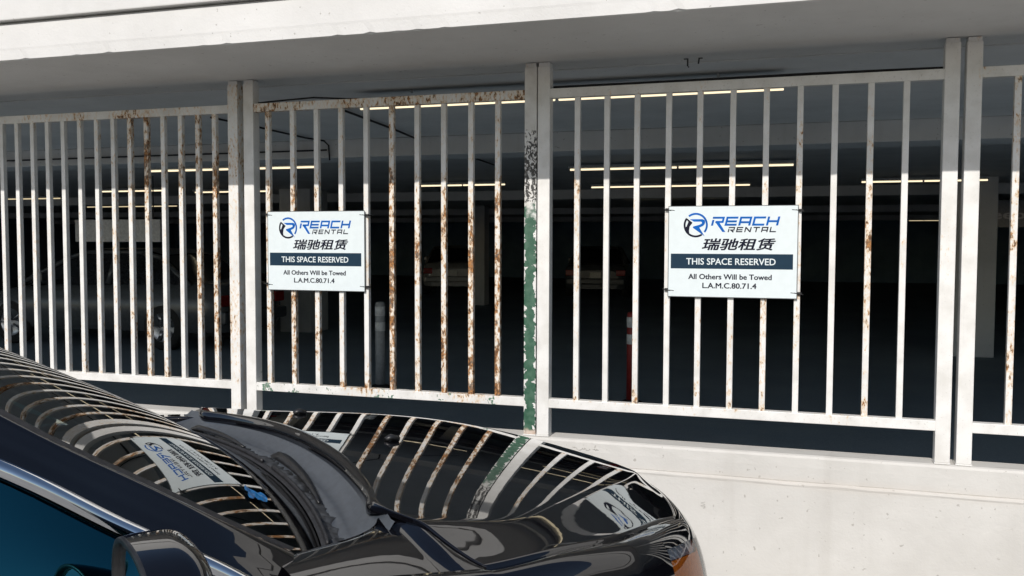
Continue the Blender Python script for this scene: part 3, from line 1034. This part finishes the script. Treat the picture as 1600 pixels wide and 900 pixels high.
MB().box(1.258, 1.266, -.155, .155, .555, .57, .002).build('grille_trim', 'chrome', fb)

# windshield, pillars, roof
def base_z(v):
    w = max(-1, min(1, v / .72))
    return .968 + .018 * w - .020 * w * w
GC = (-0.21551102, -1.72757278, -0.69040951, 0.71677509, -0.37991382, -0.18160796, 1.08246264, 0.152507, 0.92560101)
def glass_u(z, v):
    d, q = z - 1.15, v * v
    return sum(x * y for x, y in zip(GC, (1, d, d * d, d ** 3, q, q * d, q * d * d, q * q, q * q * d)))
Ep = [(glass_u(zz, ss), ss, zz) for ss, zz in ((.725, .985), (.738, 1.08), (.730, 1.15), (.722, 1.25), (.655, 1.375))]
Ep += [(-1.15, .60, 1.438), (-1.7, .59, 1.452), (-2.2, .58, 1.42), (-2.6, .60, 1.22), (-2.95, .66, 1.055)]
Cp = [(-.175, .858, .935), (-.28, .832, 1.012), (-.415, .800, 1.096), (-.544, .790, 1.188), (-.90, .715, 1.345), (-1.162, .69, 1.393), (-1.724, .68, 1.405), (-2.236, .68, 1.366), (-2.635, .70, 1.193), (-2.95, .76, 1.045)]
def curve3(pts):
    pts = [Vector(p) for p in pts]
    l = [0.0]
    for i in range(1, len(pts)):
        l.append(l[-1] + (pts[i] - pts[i - 1]).length)
    fs = [spl(l, [p[k] for p in pts]) for k in range(3)]
    return (lambda t: Vector([f(t) for f in fs])), l
Ef, El = curve3(Ep)
Cf, Cl = curve3(Cp)
def Eq(q):   # q in anchor units, so the two edges stay paired
    return Ef(float(np.interp(q, range(len(El)), El)))
def Cq(q):
    return Cf(float(np.interp(q, range(len(Cl)), Cl)))
rows = []
for i in range(41):
    q = 4 * i / 40
    e = Eq(q)
    r = []
    for j in range(81):
        v = (-1 + 2 * j / 80) * (e.y - .003)
        w2 = 1 - (v / e.y) ** 2
        z = e.z + (.012 + .010 * min(1, q)) * w2 + (1 - i / 40) ** 3 * (base_z(v) - Eq(0).z - .012 * w2)
        r.append((glass_u(z, v), v, z))
    rows.append(r)
ws = MB().grid(rows).build('windshield', 'windshield', CAR, True)
for sgn in (-1, 1):
    m = MB()
    m.grid([[(Eq(4 * i / 40).x + .012 * k - .004, sgn * (Eq(4 * i / 40).y - .013 * k + .004), Eq(4 * i / 40).z - .001 - .0012 * k) for k in range(3)] for i in range(41)])
    m.build('windshield_seal', 'rubber', CAR, True)
for sgn in (-1, 1):
    rows = []
    for i in range(91):
        q = 9 * i / 90
        e, c = Eq(q), Cq(q)
        out = Vector((.25, .62, .75)).normalized() if q < 5 else Vector((0, .6, .8))
        r = []
        for k in range(15):
            t = k / 14
            p = e.lerp(c, t)
            b = .020 * (math.sin(math.pi / 2 * t / .2) if t < .2 else (1 - (t - .2) / .8) * (1 + .25 * (t - .2) / .8)) + .0016 * math.exp(-((t - .24) / .07) ** 2) - .0016 * math.exp(-((t - .6) / .08) ** 2)
            p = p + out * b
            r.append((p.x, sgn * p.y, p.z))
        rows.append([(r[0][0], r[0][1] - sgn * .006, r[0][2] - .02)] + r + [(r[-1][0], r[-1][1] - sgn * .02, r[-1][2] - .02)])
    MB().grid(rows).build('roof_pillar', 'paint', CAR, True)
    # bright strip above the side windows
    m = MB()
    rows = []
    for i in range(81):
        q = .55 + 8.1 * i / 80
        c = Cq(q)
        d = (Cq(q + .02) - Cq(q - .02)).normalized()
        n = Vector((.1, .85, .5))
        n = (n - d * n.dot(d)).normalized()
        s_ = d.cross(n)
        wv = .0125
        r = []
        for k in range(9):
            t = -1 + 2 * k / 8
            p = c + s_ * wv * t + n * (.004 + .007 * (1 - t * t)) + s_ * (-.004)
            r.append((p.x, sgn * p.y, p.z))
        rows.append(r)
    m.grid(rows).build('window_trim', 'chrome', CAR, True)
rows = []
for i in range(31):
    q = 4 + 3 * i / 30
    e = Eq(q)
    k1 = .08 * max(0, 1 - (q - 4) / .8) if q < 4.8 else -.10 * max(0, (q - 6.2) / .8) if q > 6.2 else 0
    rows.append([(e.x + k1 * (1 - w * w), w * e.y, e.z + (.014 + .016 * math.sin(math.pi * i / 30)) * (1 - w * w)) for w in [-1 + 2 * j / 30 for j in range(31)]])
MB().grid(rows).build('roof', 'paint', CAR, True)
rows = []
for i in range(21):
    q = 7 + 2 * i / 20
    e = Eq(q)
    rows.append([(e.x - .10 * (1 - w * w), w * (e.y - .003), e.z + .014 * (1 - w * w) - .003) for w in [-1 + 2 * j / 30 for j in range(31)]])
MB().grid(rows).build('rear_window', 'sideglass', CAR, True)

# flanks
belt_s = spl([-3.1, -2.7, -2.2, -1.3, -.6, -.15], [.74, .83, .87, .882, .878, .870])
belt_z = spl([-3.1, -2.7, -2.2, -1.3, -.6, -.15], [1.04, 1.03, 1.00, .98, .965, .955])
for sgn in (-1, 1):
    def flank(u0, u1, n=24):
        rows = []
        for i in range(n + 1):
            u = lerp(u0, u1, i / n)
            b, z0 = belt_s(u), belt_z(u)
            s1 = float(np.interp(u, [-3.1, -2.7, -2.2, -1.3, -.6, -.2], [.80, .90, .93, .945, .95, .952]))
            r = [(u, sgn * (b - .02), z0 - .012), (u, sgn * b, z0)]
            for k in range(1, 11):
                ph = math.pi / 2 * k / 10
                r.append((u - .02 * math.sin(ph), sgn * lerp(b, s1, math.sin(ph)), .72 + (z0 - .72) * math.cos(ph)))
            for dz, ins in ((.08, .0), (.2, .012), (.32, .02), (.42, .035), (.5, .07)):
                z = .72 - dz
                if abs(u + 2.35) < .36:
                    z = max(z, min(.71, .33 + math.sqrt(.36 ** 2 - (u + 2.35) ** 2)))
                r.append((u - .02, sgn * (s1 - ins), z))
            rows.append(r)
        return MB().grid(rows)
    d1 = flank(-.135, -1.22).build('door', 'paint', CAR, True)
    d2 = flank(-1.226, -2.06).build('door', 'paint', CAR, True)
    flank(-2.066, -3.1, 30).build('rear_fender', 'paint', CAR, True)
    for d, u in ((d1, -1.12), (d2, -1.96)):
        MB().tube([(u - .09, sgn * .93, .86), (u - .08, sgn * .965, .862), (u + .08, sgn * .965, .858), (u + .09, sgn * .93, .856)], .011, 8).build('handle', 'chrome', d, True)
    # side glass: from the bright strip down to the belt
    for (qa, qb, par) in ((1.0, 4.95, d1), (5.1, 7.9, d2)):
        rows = []
        for i in range(41):
            q = lerp(qa, qb, i / 40)
            c = Cq(q)
            ub = c.x
            b = Vector((ub, belt_s(max(-3.0, ub)) - .012, belt_z(max(-3.0, ub)) - .004))
            rows.append([(lerp(c.x, b.x, t), sgn * (lerp(c.y - .006, b.y, t) + .012 * math.sin(math.pi * t)), lerp(c.z - .004, b.z, t)) for t in [k / 12 for k in range(13)]])
        MB().grid(rows).build('window', 'sideglass', par, True)
    # belt strip and black centre pillar
    MB().tube([(u, sgn * (belt_s(u) - .004), belt_z(u) + .004) for u in np.linspace(-.22, -2.8, 40)], .009, 8).build('belt_trim', 'chrome', CAR, True)
    m = MB()
    a, b = Cq(5.02), Vector((Cq(5.02).x, belt_s(-1.15), belt_z(-1.15)))
    m.grid([[(a.x + dx, sgn * (a.y + .004), a.z) for dx in (-.05, .05)], [(b.x + dx, sgn * (b.y - .002), b.z) for dx in (-.05, .05)]])
    m.build('centre_pillar', 'plastic', CAR)

# tail
m = MB()
rows = []
for i in range(13):
    t = i / 12
    u = lerp(-2.95, -3.30, t)
    r = []
    for j in range(31):
        w = -1 + 2 * j / 30
        r.append((u - (.10 + .06 * t) * (1 - w * w), w * lerp(.74, .66, t), 1.045 + .02 * (1 - w * w) - .01 * t * t))
    rows.append(r)
m.grid(rows).build('trunk_lid', 'paint', CAR, True)
rows = []
for j in range(41):
    a = math.pi * j / 40
    w = math.cos(a)
    sg = 1 if w >= 0 else -1
    y = sg * abs(w) ** .55 * .80
    u = -3.1 - .36 * math.sin(a) ** .6
    rows.append([(u + .04, y * .93, 1.035), (u, y, .97), (u - .02, y * 1.005, .72), (u - .01, y, .5), (u + .05, y * .97, .25)])
rb = MB().grid(rows).build('rear_bumper', 'paint', CAR, True)
for s in (-1, 1):
    MB().box(-3.41, -3.30, s * .60 - .16, s * .60 + .16, .80, .92, .03).build('tail_light', 'taillight', CAR)
MB().box(-3.2, 1.1, -.72, .72, .20, .26).build('underbody', 'plastic', CAR)
for x in (.45, -2.35):
    for s in (-1, 1):
        wheel(CAR, x, s * .815, .335, .215, 'rim', GZ)

# cowl between hood and glass, its ragged seal, wipers and washer nozzles
def glass_base(v):
    z = base_z(v)
    return glass_u(z, v), z
rows = []
for j in range(81):
    v = -.715 + 1.43 * j / 80
    g0, gz = glass_base(v)
    sa = min(abs(v), .70)
    h0 = min(ur(min(sa, .62)), .2) if sa <= .62 else lerp(ur(.62), .085, (sa - .62) / .08)
    hz = hood_z(max(.1, h0), min(sa, .70))
    r = []
    for k in range(15):
        t = k / 14
        u = lerp(g0 - .012, h0 + .016, t)
        z = lerp(gz - .004, hz - .010, t) - .026 * math.sin(math.pi * t) ** .7 + .010 * math.exp(-((t - .42) / .10) ** 2)
        r.append((u, v, z))
    rows.append(r)
MB().grid(rows).build('cowl_panel', 'cowl', CAR, True)
random.seed(11)
seal = []
rows = []
for j in range(241):
    v = -.70 + 1.40 * j / 240
    g0, gz = glass_base(v)
    wob = .6 * locals().get('wob', 0.0) + random.gauss(0, .0022)
    seal.append([(g0 - .008, v, gz + .008), (g0 - .002, v, gz + .0125), (g0 + .007, v, gz + .011), (g0 + .010, v, gz + .002)])
    rows.append([(g0 + .009, v, gz + .004), (g0 + .013, v, gz + .006 + wob * .5), (g0 + .022 + wob * .5, v, gz + .006 + wob), (g0 + .034 + wob * 1.2, v, gz + .003 + wob * .8), (g0 + .045 + wob * 2.2, v, gz - .002 + wob), (g0 + .049 + wob * 2.4, v, gz - .014)])
MB().grid(seal).build('windshield_moulding', 'rubber', CAR, True)
MB().grid(rows).build('cowl_strip', 'raggedfoam', CAR, True)
def wiper(v0, v1):
    g0, gz = glass_base(v0)
    o = empty('wiper', (0, 0, 0)); o.parent = CAR
    m = MB().tube([(g0 + .070, v0, gz - .022), (g0 + .070, v0, gz + .012)], .021, 14, .017)
    m.build('pivot', 'plastic', o, True)
    p = [(g0 + .070, v0, gz + .010)]
    n = 9
    for i in range(1, n + 1):
        t = i / n
        v = lerp(v0, v1, t)
        gg, zz = glass_base(v)
        p.append((gg + lerp(.070, .030, t ** .8), v, zz + .012 + .004 * math.sin(math.pi * t)))
    MB().tube(p, .024, 4, .004, .40).build('arm', 'plastic', o, True)
    b = []
    for i in range(26):
        v = lerp(lerp(v0, v1, .30), lerp(v0, v1, 1.55), i / 25)
        v = max(-.66, v)
        gg, zz = glass_base(v)
        b.append((gg + .004, v, zz + .016))
    MB().tube(b, .004, 6, None, 1.5).build('blade', 'rubber', o, True)
wiper(.03, -.40)
wiper(.50, .16)
for u, v in ((.40, -.12), (.36, .44)):
    z = hood_z(u, v)
    m = MB().tube([(u + .02, v, z + .001), (u, v, z + .011), (u - .016, v, z + .006)], .013, 10, .008, .8)
    m.build('washer_nozzle', 'plastic', CAR, True)

MB().box(.09, .11, -.70, .70, .30, .93).build('firewall', 'dash', CAR)
MB().box(.13, 1.02, -.66, .66, .28, .74, .03).build('engine_cover', 'plastic', CAR)
# inside: dashboard, wheel, seats
rows = []
for i in range(15):
    t = i / 14
    r = []
    for j in range(25):
        w = -1 + 2 * j / 24
        u = .115 * (1 - t) - .66 * t - .04 * abs(w) ** 2 * (1 - t)
        z = .960 - .045 * (1 - t) ** 2 + .03 * math.sin(math.pi * t) - (.25 * max(0, t - .86) / .14)
        r.append((u - .03, w * .70, z))
    rows.append(r)
MB().grid(rows).build('dashboard', 'dash', CAR, True)
m = MB().tube([(-.78 + .06 * math.sin(a), .36 + .185 * math.cos(a), .94 + .17 * math.sin(a)) for a in np.linspace(0, 2 * math.pi, 33)], .016, 8, caps=False)
m.tube([(-.62, .36, .88), (-.78, .36, .93)], .04, 8)
for a in (0, math.pi, 1.5 * math.pi):
    m.tube([(-.77, .36, .935), (-.78 + .06 * math.sin(a), .36 + .18 * math.cos(a), .94 + .165 * math.sin(a))], .018, 6)
m.build('steering_wheel', 'plastic', CAR, True)
for s in (-1, 1):
    st = MB().box(-1.55, -1.05, s * .37 - .25, s * .37 + .25, .40, .58, .06).build('seat', 'dash', CAR, True)
    m = MB().box(-.09, .09, -.24, .24, 0, .62, .06)
    m.xf(Matrix.Translation((-1.52, s * .37, .52)) @ Matrix.Rotation(R(-18), 4, 'Y')).build('backrest', 'dash', st, True)
    m = MB().box(-.05, .05, -.13, .13, 0, .17, .04)
    m.xf(Matrix.Translation((-1.74, s * .37, 1.13)) @ Matrix.Rotation(R(-14), 4, 'Y')).build('headrest', 'dash', st, True)
MB().box(-2.2, .2, -.70, .70, .27, .33).build('cabin_floor', 'dash', CAR)

# door mirrors
def door_mirror(sgn):
    c = Vector((-.402, sgn * 1.005, 1.060))
    o = empty('door_mirror', (0, 0, 0)); o.parent = CAR
    rows = []
    nU, nA = 24, 40
    for i in range(nU + 1):
        a = (i / nU)
        ang = math.pi / 2 * a
        if a < 1:
            f = math.sin(ang) ** .62
        else:
            f = 1.0
        u = .050 * (math.cos(ang) ** .85)
        ring = []
        for k in range(nA):
            th = 2 * math.pi * k / nA
            cx, cz_ = math.cos(th), math.sin(th)
            ex = 2.6
            rr = (abs(cx) ** ex + abs(cz_) ** ex) ** (-1 / ex)
            w_out = .118
            hh = .080 * (1.0 + .06 * (-cx))
            ring.append(c + Vector((u - .012 * 0, sgn * (-1) * (-f * rr * cx * w_out), f * rr * cz_ * hh)))
        rows.append(ring)
    # straight skirt back to the rim
    rows.append([p + Vector((-.030, 0, 0)) for p in rows[-1]])
    rows.append([c + (p - c) * 1.0 + Vector((-.046, 0, 0)) for p in [Vector(c + (q - c) * .985) + Vector((.0, 0, 0)) for q in rows[-2]]])
    for r in rows[1:]:
        pass
    h = MB().grid(rows[1:], True)
    h.poly(rows[1])
    h.build('housing', 'paint', o, True)
    last = rows[-1]
    rim = [[c + (p - c) * f + Vector((d, 0, 0)) for p in last] for f, d in ((1.0, 0), (.985, -.006), (.90, -.006), (.885, .004))]
    for rr_ in rim:
        for i in range(len(rr_)):
            rr_[i] = Vector(rr_[i])
    MB().grid([[Vector((last[i].x + d, c.y + (last[i].y - c.y) * f, c.z + (last[i].z - c.z) * f)) for i in range(nA)] for f, d in ((1.0, 0), (.99, -.005), (.91, -.006), (.89, .004))], True).build('rim', 'plastic', o, True)
    MB().poly([Vector((last[i].x + .003, c.y + (last[i].y - c.y) * .90, c.z + (last[i].z - c.z) * .90)) for i in range(nA)]).build('mirror_glass', 'mirror', o)
    MB().tube([(c.x + .02, sgn * .84, .955), (c.x + .02, sgn * .90, .975), (c.x + .02, sgn * .95, 1.0)], .04, 10, .035, .5).build('arm', 'plastic', o, True)
for s in (-1, 1):
    door_mirror(s)

# scrap of blue film on the dashboard under the glass
def glass_at(u, v):
    lo, hi = .95, 1.4
    for _ in range(40):
        z = (lo + hi) / 2
        if glass_u(z, v) > u: lo = z
        else: hi = z
    return z
m = MB()
random.seed(4)
rows = []
for i in range(9):
    rows.append([])
    for j in range(6):
        u = -.132 + .0058 * i + .002 * j + random.uniform(-.003, .003)
        v = -.545 + .013 * j + .004 * i * (1 - j / 5) + random.uniform(-.003, .003)
        rows[-1].append((u, v, glass_at(u, v) + .003 + random.uniform(0, .006)))
m.grid(rows)
bf = m.build('plastic_scrap', 'bluewrap', None, True)
bf.matrix_world = Matrix.Translation((-1.3746, -2.3472, 0)) @ Matrix.Rotation(R(52.5), 4, 'Z')
tag(bf, 'crumpled bright blue plastic scrap lying on the near lower corner of the windshield', 'plastic scrap')
